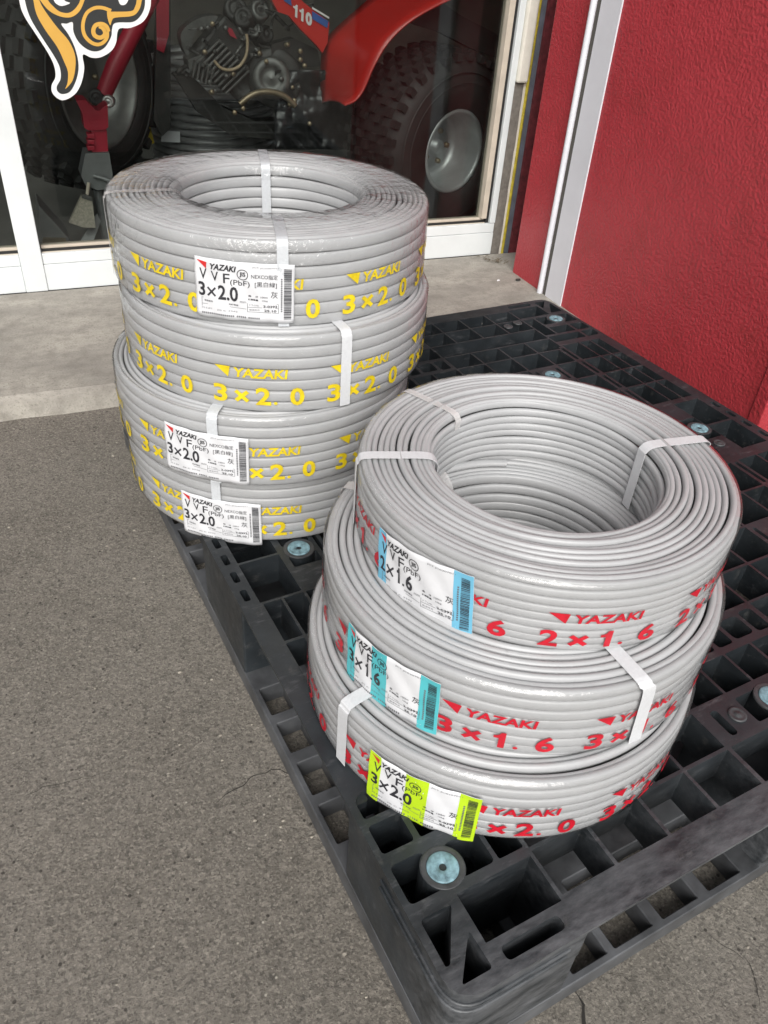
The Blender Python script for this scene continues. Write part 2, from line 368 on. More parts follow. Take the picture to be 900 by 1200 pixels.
def spline(pts, k=4, closed=True):
    n = len(pts); out = []
    for i in range(n if closed else n-1):
        g_ = lambda j: Vector(pts[j % n] if closed else pts[max(0, min(n-1, j))])
        p0, p1, p2, p3 = g_(i-1), g_(i), g_(i+1), g_(i+2)
        for j in range(k):
            t = j/k; out.append(tuple(.5*((2*p1)+(p2-p0)*t+(2*p0-5*p1+4*p2-p3)*t*t+(3*p1-p0-3*p2+p3)*t**3)))
    if not closed: out.append(tuple(pts[-1]))
    return out
# ------------------------------------------------------------------ flat shapes from outlines
def fillet(poly, r, k=5):
    """round the corners of a polygon; r one radius or one per corner"""
    n = len(poly); out = []
    for i, p in enumerate(poly):
        a, b, c = Vector(poly[i-1]), Vector(p), Vector(poly[(i+1)%n]); R_ = r[i] if isinstance(r, (list, tuple)) else r
        u, v = (a-b), (c-b); d = min(R_*1.0, u.length*.49, v.length*.49)
        if d < 1e-6: out.append(tuple(b)); continue
        p0, p2 = b+u.normalized()*d, b+v.normalized()*d
        for j in range(k+1):
            t = j/k; out.append(tuple(p0*(1-t)**2+b*2*t*(1-t)+p2*t*t))
    return out
def rect(x0, x1, y0, y1, r=.003): return fillet([(x0,y0),(x1,y0),(x1,y1),(x0,y1)], r)
def circle(cx, cy, r, n=24): return [(cx+r*math.cos(2*PI*i/n), cy+r*math.sin(2*PI*i/n)) for i in range(n)]
def bite(poly, cx, cy, r):
    P = []; n = len(poly)
    for i in range(n):
        a, b = Vector(poly[i]), Vector(poly[(i+1)%n]); k = max(1, int((b-a).length/.003))
        for j in range(k):
            p = a.lerp(b, j/k); d = p-Vector((cx, cy))
            if d.length < r: p = Vector((cx, cy))+d.normalized()*r
            P.append(tuple(p))
    return P
def plate(loops, z0, z1, bev=0.):
    """outline plus holes, extruded -> mesh (constrained triangulation, side walls from the loops, chamfered upper edge)"""
    vs = []; ed = []
    for L in loops:
        n0 = len(vs); vs += [Vector(p) for p in L]; ed += [(n0+i, n0+(i+1) % len(L)) for i in range(len(L))]
    V, E_, Fc, _, _, _ = geometry.delaunay_2d_cdt(vs, ed, [], 0, 1e-7)
    bb = [(min(p[0] for p in L), max(p[0] for p in L), min(p[1] for p in L), max(p[1] for p in L), L) for L in loops]
    def inside(x, y):
        c = 0
        for x0, x1, y0, y1, L in bb:
            if not (x0 < x < x1 and y0 < y < y1): continue
            ax, ay = L[-1]; k = 0
            for bx, by in L:
                if (ay > y) != (by > y) and x < (bx-ax)*(y-ay)/(by-ay)+ax: k ^= 1
                ax, ay = bx, by
            c += k
        return c % 2 == 1
    Fc = [f for f in Fc if inside(sum(V[i].x for i in f)/3, sum(V[i].y for i in f)/3)]
    me = bpy.data.meshes.new('plate'); m = MB(); nV = len(V)
    m.add([(p.x, p.y, z1) for p in V]+[(p.x, p.y, z0) for p in V], [tuple(f) for f in Fc]+[tuple(q+nV for q in reversed(f)) for f in Fc])
    use = {}
    for f in Fc:
        for a, b in zip(f, list(f[1:])+[f[0]]): use[(a, b)] = 1
    m.f += [(a, a+nV, b+nV, b) for (a, b) in use if (b, a) not in use]
    me.from_pydata(m.v, [], m.f)
    b = bmesh.new(); b.from_mesh(me); bmesh.ops.recalc_face_normals(b, faces=b.faces)
    if bev:
        b.normal_update()
        es = [e for e in b.edges if len(e.link_faces) == 2 and e.link_faces[0].normal.dot(e.link_faces[1].normal) < .5 and (e.verts[0].co.z+e.verts[1].co.z)/2 > (z0+z1)/2 and abs(e.verts[0].co.z-e.verts[1].co.z) < 1e-6]
        bmesh.ops.bevel(b, geom=es, offset=bev, segments=1, affect='EDGES', clamp_overlap=True)
    b.to_mesh(me); b.free()
    return me

# ------------------------------------------------------------------ pallet
W_, D_ = 1.10, 1.308
pal = thing('plastic_pallet', 'black plastic pallet with open grid deck on the asphalt under both cable stacks', 'pallet', (0, 0, 0))
T = .0022
def q_cells():
    h = []
    h.append(fillet([(.0085,.080),(.044,.080),(.0135,.033),(.0085,.033)], [.005,.004,.004,.003]))
    h.append(fillet([(.0455,.052),(.0135,.0135),(.047,.0135)], [.005,.004,.004]))
    h.append(rect(.063, .131, .0115, .026, .006))
    h.append(rect(.0535, .143, .0345, .086, .001))
    h.append(bite(rect(.0075, .045, .096, .139, .006), .0555, .115, .0236))
    h.append(bite(rect(.0685, .107, .097, .136, .006), .0555, .115, .0236))
    h.append(rect(.0075, .045, .153, .187, .005)); h.append(rect(.052, .107, .153, .187, .003)); h.append(rect(.112, .1425, .097, .187, .003))
    h.append(fillet([(.0085,.1955),(.0455,.1955),(.0455,.226),(.0085,.226)], [.004,.004,.004,.022])); h.append(rect(.052, .1425, .196, .226, .004))
    X = [.145, .218, .292, .365, .437]; Y = [.037, .092, .149]
    for j in range(2):
        for i in range(4): h.append(rect(X[i]+T, X[i+1]-T, Y[j]+T, Y[j+1]-T, .001))
    h.append(rect(.4385+T, .548, .039, .0905, .001))
    h.append(rect(.455, .467, .101, .139, .006)); h.append(bite(rect(.503, .5495, .1015, .141, .004), .5505, .122, .0236))
    h.append(rect(.145+T, .437-T, .149+T, .204-T, .001)); h.append(rect(.437+T, .499-T, .1505+T, .204-T, .001)); h.append(rect(.499+T, .548, .1505+T, .204-T, .001))
    for i in range(4): h.append(rect(X[i]+T, X[i+1]-T, .204+T, .26-T, .001))
    h.append(rect(.444, .469, .212, .252, .007)); h.append(rect(.476, .512, .214, .249, .008)); h.append(rect(.519, .546, .212, .252, .006))
    Yb = [.244, .323, .393, .465, .545]
    for j in range(4):
        for x0, x1 in ((.028, .058), (.058, .091), (.091, .1425)): h.append(rect(x0+T*.9, x1-T*.9, Yb[j]+T, Yb[j+1]-T, .001))
        h.append(rect(.147, .155, Yb[j]+.006, Yb[j+1]-.006, .002))
    Xc = [.160, .218, .292, .365, .437, .499, .5485]; Yc = [.26, .323, .393, .465, .545]
    for j in range(4):
        for i in range(6):
            if j == 1 and i == 1:
                h.append(rect(.224, .231, .332, .384, .003)); h.append(rect(.279, .286, .332, .384, .003)); continue
            h.append(rect(Xc[i]+T, Xc[i+1]-T, Yc[j]+T, Yc[j+1]-T, .001))
    return h
holes = []
for sx in (0, 1):
    for sy in (0, 1):
        for L in q_cells():
            if sy and max(p[1] for p in L) > .56: continue
            holes.append([((W_-x) if sx else x, (D_-y) if sy else y) for x, y in L])
    yc = .636 if sx == 0 else .660                      # middle blocks
    mid = [rect(.009, .0185, yc-.079+i*.041, yc-.055+i*.041, .004) for i in range(4)]
    mid += [rect(.027, .0885, yc-.089, yc-.0035, .001), rect(.027, .0885, yc+.0005, yc+.089-T, .001)] if sx == 0 else [rect(.030, .098, yc-.090, yc-.003, .001), rect(.030, .098, yc+.002, yc+.09, .001)]
    mid += [bite(rect(.096, .147, yc-.026, yc+.018, .004), .121, yc-.003, .0236), rect(.150, .156, yc-.08, yc+.08, .002)]
    xs = [.160, .218, .292, .365, .437, .499, .5485]
    for i in range(6):
        mid += [rect(xs[i]+T, xs[i+1]-T, yc-.080, yc-.002, .001), rect(xs[i]+T, xs[i+1]-T, yc+.002, yc+.080, .001)]
    # the boss: keep only the two crescents
    mid[6] = bite(rect(.099, .143, yc-.040, yc-.016, .003), .121, yc-.003, .0236); mid.append(bite(rect(.099, .143, yc+.010, yc+.034, .003), .121, yc-.003, .0236))
    for L in mid: holes.append([((W_-x) if sx else x, y) for x, y in L])
outline = fillet([(0, 0), (W_, 0), (W_, D_), (0, D_)], .034, 8)
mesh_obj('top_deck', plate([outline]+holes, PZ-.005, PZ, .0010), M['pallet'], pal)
# the rib grid under the deck skin, set back from the edge over the fork openings
iy, ix = .0335, .0245
q1 = [(.0005, .0005), (.152, .0005), (.152, iy), (.450, iy), (.450, .0005), (.650, .0005), (.650, iy), (W_-.152, iy), (W_-.152, .0005), (W_-.0005, .0005)]
q2 = [(W_-.0005, .217), (W_-ix, .217), (W_-ix, .573), (W_-.0005, .573), (W_-.0005, .747), (W_-ix, .747), (W_-ix, D_-.217), (W_-.0005, D_-.217)]
q3 = [(x, D_-y) for x, y in reversed(q1)]
q4 = [(.0005, D_-.217), (ix, D_-.217), (ix, .724), (.0005, .724), (.0005, .547), (ix, .547), (ix, .217), (.0005, .217)]
ol2 = fillet(q1+q2+q3+q4, [.034]+[.004]*8+[.034]+[.004]*8+[.034]+[.004]*8+[.034]+[.004]*8, 8)
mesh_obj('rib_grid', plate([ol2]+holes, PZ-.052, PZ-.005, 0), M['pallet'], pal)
# lower deck
bh = []
def both(L, fx, fy): return [((W_-x) if fx else x, (D_-y) if fy else y) for x, y in L]
for fx in (0, 1):
    for fy in (0, 1):
        for x0, x1 in ((.170, .218), (.229, .285), (.301, .356), (.374, .427)): bh.append(both(rect(x0, x1, .008, .044, .002), fx, fy))
        for x0, x1 in ((.165, .213), (.223, .285), (.298, .358), (.374, .430)): bh.append(both(rect(x0, x1, .066, .094, .003), fx, fy))
        for y0, y1 in ((.252, .308), (.325, .376), (.395, .446), (.463, .512)):
            bh.append(both(rect(.008, .044, y0, y1, .002), fx, fy)); bh.append(both(rect(.066, .098, y0, y1, .003), fx, fy))
        bh.append(both(rect(.19, .43, .26, .52, .03), fx, fy)); bh.append(both(rect(.03, .13, .04, .19, .02), fx, fy))
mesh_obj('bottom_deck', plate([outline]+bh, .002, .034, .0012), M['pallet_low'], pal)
# hollow blocks joining the decks
def ring(x0, x1, y0, y1, rad, t=.006):
    o_ = fillet([(x0,y0),(x1,y0),(x1,y1),(x0,y1)], rad, 6)
    i_ = fillet([(x0+t,y0+t),(x1-t,y0+t),(x1-t,y1-t),(x0+t,y1-t)], [max(.001, q-t) for q in rad], 6)
    return plate([o_, i_], .0341, PZ-.0521, 0)
e = .0006
for fx in (0, 1):
    for fy in (0, 1):
        me = ring(e, .150, e, .215, [.034, .004, .004, .004])
        for v in me.vertices: v.co.x = W_-v.co.x if fx else v.co.x; v.co.y = D_-v.co.y if fy else v.co.y
        if fx != fy: me.flip_normals()
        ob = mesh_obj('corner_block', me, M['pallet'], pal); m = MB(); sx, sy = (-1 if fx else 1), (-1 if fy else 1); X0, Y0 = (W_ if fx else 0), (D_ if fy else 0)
        
        m = MB().box(X0+sx*.055-.002, X0+sx*.055+.002, min(Y0+sy*.008, Y0+sy*.207), max(Y0+sy*.008, Y0+sy*.207), .0342, PZ-.0522).box(min(X0+sx*.008, X0+sx*.143), max(X0+sx*.008, X0+sx*.143), Y0+sy*.0905-.002, Y0+sy*.0905+.002, .0343, PZ-.0523)
        m.build('web', M['pallet'], ob)
for x0, x1, y0, y1, face in ((e, .16, .549, .722, 'x0'), (W_-.16, W_-e, .575, .745, 'x1'), (.452, .648, e, .15, 'y0'), (.452, .648, D_-.15, D_-e, 'y1'), (.45, .65, .55, .76, '')):
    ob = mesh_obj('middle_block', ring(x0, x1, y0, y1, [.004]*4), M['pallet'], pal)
for fx in (0, 1):
    for fy in (0, 1):
        for zz in (PZ-.020, PZ-.034):
            P_ = [(.0, .14, zz)]+[(x, y, zz) for x, y in reversed(fillet([(.0, .1), (.0, .0), (.1, .0)], [0, .034, 0], 10)[1:-1])][::-1]+[(.13, .0, zz)]
            P_ = [((W_-x) if fx else x, (D_-y) if fy else y, z) for x, y, z in P_]
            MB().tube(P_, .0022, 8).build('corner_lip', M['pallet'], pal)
# anti-slip grommets
gro = None
for (x, y) in ((.0555, .115), (W_-.0555, D_-.115), (W_-.0555, .115), (.5505, .122), (W_-.5505+.0001, D_-.122), (.121, .633), (W_-.121, .657), (.255, .358), (W_-.255, D_-.358)):
    if gro is None:
        ringm = MB().lathe([(.0229, -.003), (.0229, .0002), (.0222, .0005), (.0174, .0005), (.0168, .0002), (.0168, -.01)], 36).build('grommet', M['ring'], pal)
        disc = MB().lathe([(.0167, -.008), (.0167, .0010), (.0156, .0020), (.012, .0012), (.0095, .0022), (.0048, .0018), (.0038, .0006), (.0036, -.008)], 36).build('rubber_disc', M['teal_rubber'], ringm)
        gro = ringm; o = ringm
        gd = disc
    else:
        o = gro.copy(); COL.objects.link(o); o.parent = pal; d2 = gd.copy(); COL.objects.link(d2); d2.parent = o
    o.location = (x, y, PZ)
for (x, y) in ((.486, .121), (W_-.165, D_-.105), (W_-.128, .600), (W_-.2, D_-.115)):
    o = MB().lathe([(.0115, .0005), (.0112, .002), (.0095, .0026), (.008, .0016), (.0042, .0016), (.003, .0028), (.0001, .003)], 24).build('rivet_cap', M['ring'], pal); o.location = (x, y, PZ)
for x in (.742, .812, .884):
    o = MB().lathe([(.0001, .0), (.0052, .0), (.0056, -.0015), (.0056, -.003)], 16).build('rim_hole_disc', M['hole_pale'], pal); o.location = (x, D_-.0395, PZ-.020); o.rotation_euler = (PI/2, 0, 0)  # disc added where a rim hole would show the pale step behind
for y in (D_-.29, D_-.36, D_-.43, D_-.505):
    o = MB().lathe([(.0001, .0), (.0044, .0), (.0048, -.0015), (.0048, -.003)], 16).build('rim_hole_disc', M['red_dull'], pal); o.location = (W_-.0312, y, PZ-.022); o.rotation_euler = (0, -PI/2, 0)  # red disc added where a rim hole would show the wall behind

# ------------------------------------------------------------------ text
_tc = {}
def text2d(s, bold=0., res=3):
    """unit-box glyph mesh: verts in 0..1 x 0..1, faces"""
    k = (s, bold, res)
    if k in _tc: return _tc[k]
    if s == '1':
        return ([(.46, 0), (1, 0), (1, 1), (.62, 1), (.46, .86), (.26, .79), (0, .77), (0, .62), (.46, .62)], [(0, 1, 2, 3, 4, 5, 6, 7, 8)])
    c = bpy.data.curves.new('tmp', 'FONT'); c.body = s; c.size = 1; c.offset = bold; c.resolution_u = res; c.fill_mode = 'FRONT'
    o = bpy.data.objects.new('tmp', c); COL.objects.link(o); bpy.context.view_layer.update()
    me = bpy.data.meshes.new_from_object(o.evaluated_get(bpy.context.evaluated_depsgraph_get()))
    V = [(v.co.x, v.co.y) for v in me.vertices]; Fc = [tuple(p.vertices) for p in me.polygons]
    bpy.data.objects.remove(o); bpy.data.curves.remove(c); bpy.data.meshes.remove(me)
    if V:
        x0, x1, y0, y1 = min(v[0] for v in V), max(v[0] for v in V), min(v[1] for v in V), max(v[1] for v in V)
        V = [((x-x0)/max(1e-6, x1-x0), (y-y0)/max(1e-6, y1-y0)) for x, y in V]
    _tc[k] = (V, Fc); return _tc[k]
class Flat:
    """2D pieces laid on a surface by a mapping function"""
    def __init__(s, fn): s.fn = fn; s.m = {}
    def mb(s, mat): return s.m.setdefault(mat, MB())
    def text(s, t, u0, u1, v0, v1, mat, off, bold=0., shear=0.):
        V, Fc = text2d(t, bold)
        s.mb(mat).add([s.fn(u0+(u1-u0)*x+shear*y*(v1-v0), v0+(v1-v0)*y, off) for x, y in V], Fc)
    def poly(s, P, mat, off): s.mb(mat).add([s.fn(u, v, off) for u, v in P], [tuple(range(len(P)))])
    def sheet(s, u0, u1, v0, v1, mat, off, nu=16, nv=6):
        s.mb(mat).add([s.fn(u0+(u1-u0)*i/nu, v0+(v1-v0)*j/nv, off) for j in range(nv+1) for i in range(nu+1)],
                      [(j*(nu+1)+i, j*(nu+1)+i+1, (j+1)*(nu+1)+i+1, (j+1)*(nu+1)+i) for j in range(nv) for i in range(nu)], True)

# ------------------------------------------------------------------ cable coils
def strand(m, R, z, hr, hz, seed, wob=.0010, seg=120, e_=.62):
    """one turn of flat cable: rounded flat section swept round the axis with a slight wander"""
    sec = []
    kx = min(hr, hz)
    for i in range(12):
        a = 2*PI*i/12; cx, sz = math.cos(a), math.sin(a)
        sec.append((hr*math.copysign(abs(cx)**e_, cx), hz*math.copysign(abs(sz)**e_, sz)))
    rnd = random.Random(seed); ph = [rnd.random()*6.28 for _ in range(6)]; A = [wob*(.4+rnd.random()*.8) for _ in range(6)]
    vs = []; fs = []
    for k in range(seg):
        t = 2*PI*k/seg
        dr = A[0]*math.sin(t+ph[0])*.8+A[1]*math.sin(2*t+ph[1])*.6+A[2]*math.sin(5*t+ph[2])*.35
        dz = A[3]*math.sin(t+ph[3])*.8+A[4]*math.sin(3*t+ph[4])*.5+A[5]*math.sin(6*t+ph[5])*.3
        c, s = math.cos(t), math.sin(t)
        for x, y in sec: vs.append(((R+dr+x)*c, (R+dr+x)*s, z+dz+y))
    for k in range(seg):
        q = (k+1) % seg
        for i in range(12): fs.append((k*12+i, q*12+i, q*12+(i+1)%12, k*12+(i+1)%12))
    m.add(vs, fs, True)
def profile_pts(R, Ri, h, o, zin):
    """path of a strap: down the outside, over the top, down the inside"""
    return [(R+o, .004), (R+o, h*.5), (R+o, h-.009), (R+o-.002, h-.003), (R-.006, h+o+.0006), ((R+Ri)/2, h+o+.0012), (Ri+.008, h+o+.0006), (Ri-o+.0005, h-.004), (Ri-o, h-.012), (Ri-o, zin)]
def ribbon(m, prof, ang, width, skew=0., thick=.0007):
    prof = spline(prof, 4, False); n = len(prof); L = []
    for k, (r, z) in enumerate(prof):
        row = []
        for s in (-1, 1):
            a = ang+skew*(k/(n-1)-.5)
            t = Vector((-math.sin(a), math.cos(a), 0)); row.append(Vector((r*math.cos(a), r*math.sin(a), z))+t*width/2*s)
        L.append(row)
    vs = [p for row in L for p in row]; fs = [(2*i, 2*i+1, 2*i+3, 2*i+2) for i in range(n-1)]
    m.add(vs, fs, False)
LBW, LBH = .122, .0755
def paper_label(parent, R, ang, z0, tilt, size, band, cols, nexco, name, num=('JCT JC0307011', '2-0392', '25.10')):
    def fn(u, v, off):
        uu_ = u*LBW; vv = v*LBH+tilt*(u-.5)*LBW
        vv -= tilt*(v-.5)*0
        bulge = .0012*math.sin(u*9+v*4)*.4+.0006*math.sin(u*23+v*11)
        a = ang+(uu_-tilt*v*LBH)/R; r = R+.0042+bulge+off
        return (r*math.cos(a), r*math.sin(a), z0+vv)
    F_ = Flat(fn)
    nu, nv = 36, 12; m = MB()
    for o_ in (0,):
        m.add([fn(i/nu, j/nv, o_) for j in range(nv+1) for i in range(nu+1)], [(j*(nu+1)+i, j*(nu+1)+i+1, (j+1)*(nu+1)+i+1, (j+1)*(nu+1)+i) for j in range(nv) for i in range(nu)], True)
    lab = m.build(name, M['paper'], parent, fix=False)
    sm = lab.modifiers.new('s', 'SOLIDIFY'); sm.thickness = .0003; sm.offset = -1
    o1, o2 = .00035, .0007
    for u0, u1 in cols:
        Fb = Flat(fn); Fb.sheet(u0, u1, .0, 1, band, o1, 8, 6); Fb.m[band].build('colour_band', M[band], lab, fix=False)
    F_.poly([(.022, .955), (.105 if not nexco else .13, .93), (.095 if not nexco else .12, .82)], 'lab_red', o2)
    k = 0 if nexco else -.035
    F_.text('YAZAKI', .15+k, .415+k, .825, .925, 'ink', o2, .035, .15)
    F_.mb('ink').add([fn(.49+k+.056*r_*math.cos(t), .80+.088*r_*math.sin(t), o2) for t in [2*PI*i/28 for i in range(28)] for r_ in (1, .87)], [(2*i, 2*i+1, (2*i+3) % 56, (2*i+2) % 56) for i in range(28)])
    F_.text('JIS', .46+k, .52+k, .755, .845, 'ink', o2, .03)
    F_.text(num[0], .585, .845, .915, .945, 'ink_pale', o2, .0)
    F_.text('V', .05, .125, .645, .82, 'ink', o2, .005); F_.text('V', .17+k*.3, .245+k*.3, .635, .80, 'ink', o2, .005); F_.text('F', .295+k*.5, .36+k*.5, .625, .785, 'ink', o2, .005)
    F_.text('(PbF)', .365+k*.7, .56+k*.9, .585, .70, 'ink', o2, .0)
    if nexco:
        F_.text('NEXCO指定', .575, .835, .745, .825, 'ink', o2, .0); F_.text('[黒白緑]', .61, .825, .60, .70, 'ink', o2, .0)
    d = size.split('x')
    F_.text(d[0], .035, .105, .36, .60, 'ink', o2, .022); F_.text('×', .125, .215, .37, .53, 'ink', o2, .0)
    if d[1][0] == '1':
        F_.text('1', .25, .29, .33, .59, 'ink', o2); F_.poly([(.318, .33), (.34, .33), (.34, .365), (.318, .365)], 'ink', o2); F_.text('6', .365, .44, .33, .58, 'ink', o2, .03)
    else: F_.text(d[1], .235, .44, .33, .58, 'ink', o2, .022)
    F_.text('mm', .46, .52, .32, .35, 'ink_pale', o2)
    F_.text('灰', .765, .835, .43, .545, 'ink', o2)
    F_.text('長　さ', .54, .64, .435, .465, 'ink', o2, .02); F_.text('100m', .665, .735, .43, .46, 'ink_pale', o2, .01)
    F_.text('概算質量', .54, .64, .375, .405, 'ink', o2, .03); F_.text('10kg', .68, .735, .37, .40, 'ink_pale', o2, .01)
    F_.text('ドラムNo.', .55, .65, .28, .31, 'ink_pale', o2); F_.text(num[1], .69, .83, .27, .31, 'ink', o2, .02)
    F_.text('製造年月', .55, .65, .20, .23, 'ink_pale', o2); F_.text(num[2], .70, .82, .195, .235, 'ink', o2, .02)
    F_.text('製造番号', .09, .18, .27, .30, 'ink_pale', o2, .02); F_.text('矢崎電線', .34, .44, .255, .285, 'ink_pale', o2, .02)
    F_.text('JIS C 3342', .22, .43, .135, .165, 'ink_pale', o2); F_.text('PS E JET', .06, .17, .135, .165, 'ink_pale', o2)
    for i in range(30):                                   # fine print, too small to read
        u = .06+i*.02
        if i in (17, 23): continue
        F_.poly([(u, .055), (u+.013, .055), (u+.013, .085), (u, .085)], 'ink_pale', o2)
    for (u0, u1, v) in ((.06, .84, .325), (.06, .52, .22), (.53, .84, .255), (.53, .84, .175)): F_.poly([(u0, v), (u1, v), (u1, v+.006), (u0, v+.006)], 'ink_pale', o2)
    for u in (.06, .53, .84): F_.poly([(u, .178), (u+.004, .178), (u+.004, .325), (u, .325)], 'ink_pale', o2)
    rnd = random.Random(3); v = .07
    while v < .93:
        t = rnd.choice((.006, .006, .011, .016)); F_.poly([(.895, v), (.972, v), (.972, v+t), (.895, v+t)], 'ink', o2); v += t+rnd.choice((.006, .006, .010))
    for i in range(16): F_.poly([(.865, .2+i*.036), (.88, .2+i*.036), (.88, .225+i*.036), (.865, .225+i*.036)], 'ink_pale', o2)
    nm = {'ink': 'lettering', 'ink_pale': 'fine_print', 'lab_red': 'logo_triangle'}
    for k_, mm in F_.m.items(): mm.build(nm.get(k_, 'colour_band'), M[k_], lab, fix=False)
    return lab
def coil(c, size, ink, start, label, R, h, rows, layers, straps, Ri=.128, lab=None, film_top=False, tilt=(0, 0), matk='cable', seed=1, period=.1525, group=None, hide_top=False):
    root = thing('cable_coil', label, 'cable coil', (c[0], c[1], PZ+c[2]), 0, group); root.rotation_euler = (tilt[0], tilt[1], 0)
    m = MB(); hz = h/rows/2; pr = (R-Ri)/layers; hr = pr/2
    rnd = random.Random(seed)
    zt = lambda r: .0028*math.sin(PI*min(1, max(0, (r-Ri)/(R-Ri))))
    for i in range(rows):
        z = hz*(2*i+1); inset = .0014 if i in (0, rows-1) else 0
        strand(m, R-hr-inset-rnd.random()*.0008, z, hr, hz*.998, seed*100+i, .0006)
        strand(m, Ri+hr+(.003 if i in (0, rows-1) else 0)+rnd.random()*.002, z, hr, hz*.985, seed*100+50+i, .0010, 120, .7)
    for j in range(1, layers-1):
        r = Ri+pr*(j+.5); strand(m, r, h-hz+zt(r)+(rnd.random()-.5)*.0040, hr*(.97 if matk != 'cable' else .93), hz, seed*200+j, .0010, 120, .8 if matk != 'cable' else 1.0)
        strand(m, r, hz, hr*.985, hz*.95, seed*300+j, .0007, 72)
    m.build('winding', M[matk], root, fix=False)
    # printed clear film
    Rf = R+.0010; m = MB(); L = [(Rf-.012, .0005), (Rf-.003, .001), (Rf, .006), (Rf+.0002, h*.3), (Rf+.0003, h*.6), (Rf, h-.004), (Rf-.002, h-.0003), (Rf-.010, h+.0022)]
    if film_top:
        L[-1] = (Rf-.008, h+.0035); L += [(R-.025, h+.0080), ((R+Ri)/2+.015, h+.0095), ((R+Ri)/2-.015, h+.0095), (Ri+.014, h+.0085), (Ri+.003, h+.003), (Ri-.004, h-.006), (Ri-.004, h-.02)]
    vs = []; n = 180; k = len(L)
    for i in range(n):
        t = 2*PI*i/n
        for j, (r, z) in enumerate(L):
            q = Vector((math.cos(t)*r, math.sin(t)*r, z+seed))
            amp = .0012 if j > 6 else .0002
            r2 = r+noise.noise(q*60)*amp; z2 = z+(abs(noise.noise(q*50))*amp*1.2 if j > 6 else 0)
            vs.append((r2*math.cos(t), r2*math.sin(t), z2))
    m.add(vs, [(i*k+j, ((i+1)%n)*k+j, ((i+1)%n)*k+j+1, i*k+j+1) for i in range(n) for j in range(k-1)], True)
    film = m.build('clear_film', M['film_top' if film_top else 'film'], root, fix=False)
    def fn(u, v, off):
        a = u/Rf; rr_ = Rf+.0007+off
        return (rr_*math.cos(a), rr_*math.sin(a), v)
    a_, b_ = size.split('x'); s = h/.108 if h < .1 else 1.0
    for q in range(-5, 6):
        u = math.radians(start)*Rf+q*period
        if not -247 < math.degrees(u/Rf) < 8: continue                       # the half of the wrapper that can be seen
        F_ = Flat(fn)
        F_.poly([(u, .0655*s), (u+.0205, .0655*s), (u+.0175, .0505*s)], ink, 0)
        F_.text('YAZAKI', u+.0235, u+.094, .0515*s, .0650*s, ink, 0, .03, .12)
        x = u-.004
        for ch, w0, w1 in ((a_, 0, .019), ('×', .0285, .0485), (b_[0], .057, .077), (b_[1], .0805, .0855), (b_[2], .102, .121)):
            if ch == '.': F_.text('.', x+w0, x+w1, .0135*s, .0180*s, ink, 0)
            elif ch == '×': F_.text(ch, x+w0, x+w1, .0150*s, .0330*s, ink, 0, .03)
            elif ch == '1': F_.text(ch, x+w0+.003, x+w1-.005, .0125*s, .0385*s, ink, 0)
            else: F_.text(ch, x+w0, x+w1, .0125*s, .0385*s, ink, 0, .03)
        F_.m[ink].build('print', M[ink], film, fix=False)
    for st in straps:
        ang, wd, mat, zin, skew = st; m = MB(); ribbon(m, profile_pts(R, Ri, h, .0028 if mat != 'tape' else .0022, zin*h), math.radians(ang), wd, skew)
        o = m.build('strap' if mat != 'tape' else 'tape', M[mat], root, fix=False)
        sm = o.modifiers.new('s', 'SOLIDIFY'); sm.thickness = .0004; sm.offset = 1
    if size == '3x1.6':                                  # loose inner end of the cable, held by a bit of tape
        sec = [(.0062*math.cos(a), .0045*math.sin(a)) for a in [2*PI*i/10 for i in range(10)]]; m = MB(); vs = []
        A_ = [math.radians(122-60*i/24) for i in range(25)]
        for i, a in enumerate(A_):
            rc = .151-.012*max(0, 1-i/10)**2; zc = h+.0075-.004*max(0, 1-i/8)
            for x, y in sec: vs.append(((rc+x)*math.cos(a), (rc+x)*math.sin(a), zc+y))
        m.add(vs, [(i*10+k, i*10+(k+1) % 10, (i+1)*10+(k+1) % 10, (i+1)*10+k) for i in range(24) for k in range(10)], True)
        m.add(vs[-10:], [tuple(range(10))]); m.build('cable_end', M[matk], root)
        m = MB(); ribbon(m, [(.162, h+.010), (.150, h+.0135), (.136, h+.010), (.124, h-.004), (.1215, h-.020)], math.radians(101), .017)
        o = m.build('tape', M['tape'], root, fix=False)
    if lab: paper_label(root, R, math.radians(lab[0]), lab[1], lab[2], size, lab[3], lab[4], lab[5], 'paper_label')
    return root
NEX = ('lab_blue', (), True)
coil((.173, .875, 0), '3x2.0', 'ink_yellow', -85.7, 'bottom coil of the four-high far stack, yellow 3×2.0 print and white label', .227, .109, 7, 13,
     [(-131, .014, 'strap_clear', .3, 0)], lab=(-145.7, -.003, 0, *NEX), seed=1)
coil((.163, .864, .109), '3x2.0', 'ink_yellow', -84.6, 'second coil from the bottom of the four-high stack, white label under a white strap', .225, .109, 7, 13,
     [(-129, .015, 'strap_clear', .3, 0), (60, .014, 'tape', .5, 0)], lab=(-148.2, .007, -.02, *NEX), seed=2)
coil((.189, .871, .218), '3x2.0', 'ink_yellow', -94.2, 'coil without paper label, second from top of the far stack, yellow print', .225, .109, 7, 13,
     [(-88.8, .015, 'strap', .3, 0)], seed=3)
coil((.192, .898, .328), '3x2.0', 'ink_yellow', -87.1, 'film-wrapped top coil of the far stack beside the window, yellow print and white label', .226, .111, 7, 13,
     [(-108, .014, 'strap_clear', .1, 0), (72, .014, 'strap_clear', .1, 0), (172, .010, 'tape', .8, 0)], lab=(-135.7, .010, -.02, *NEX), film_top=True, seed=4)
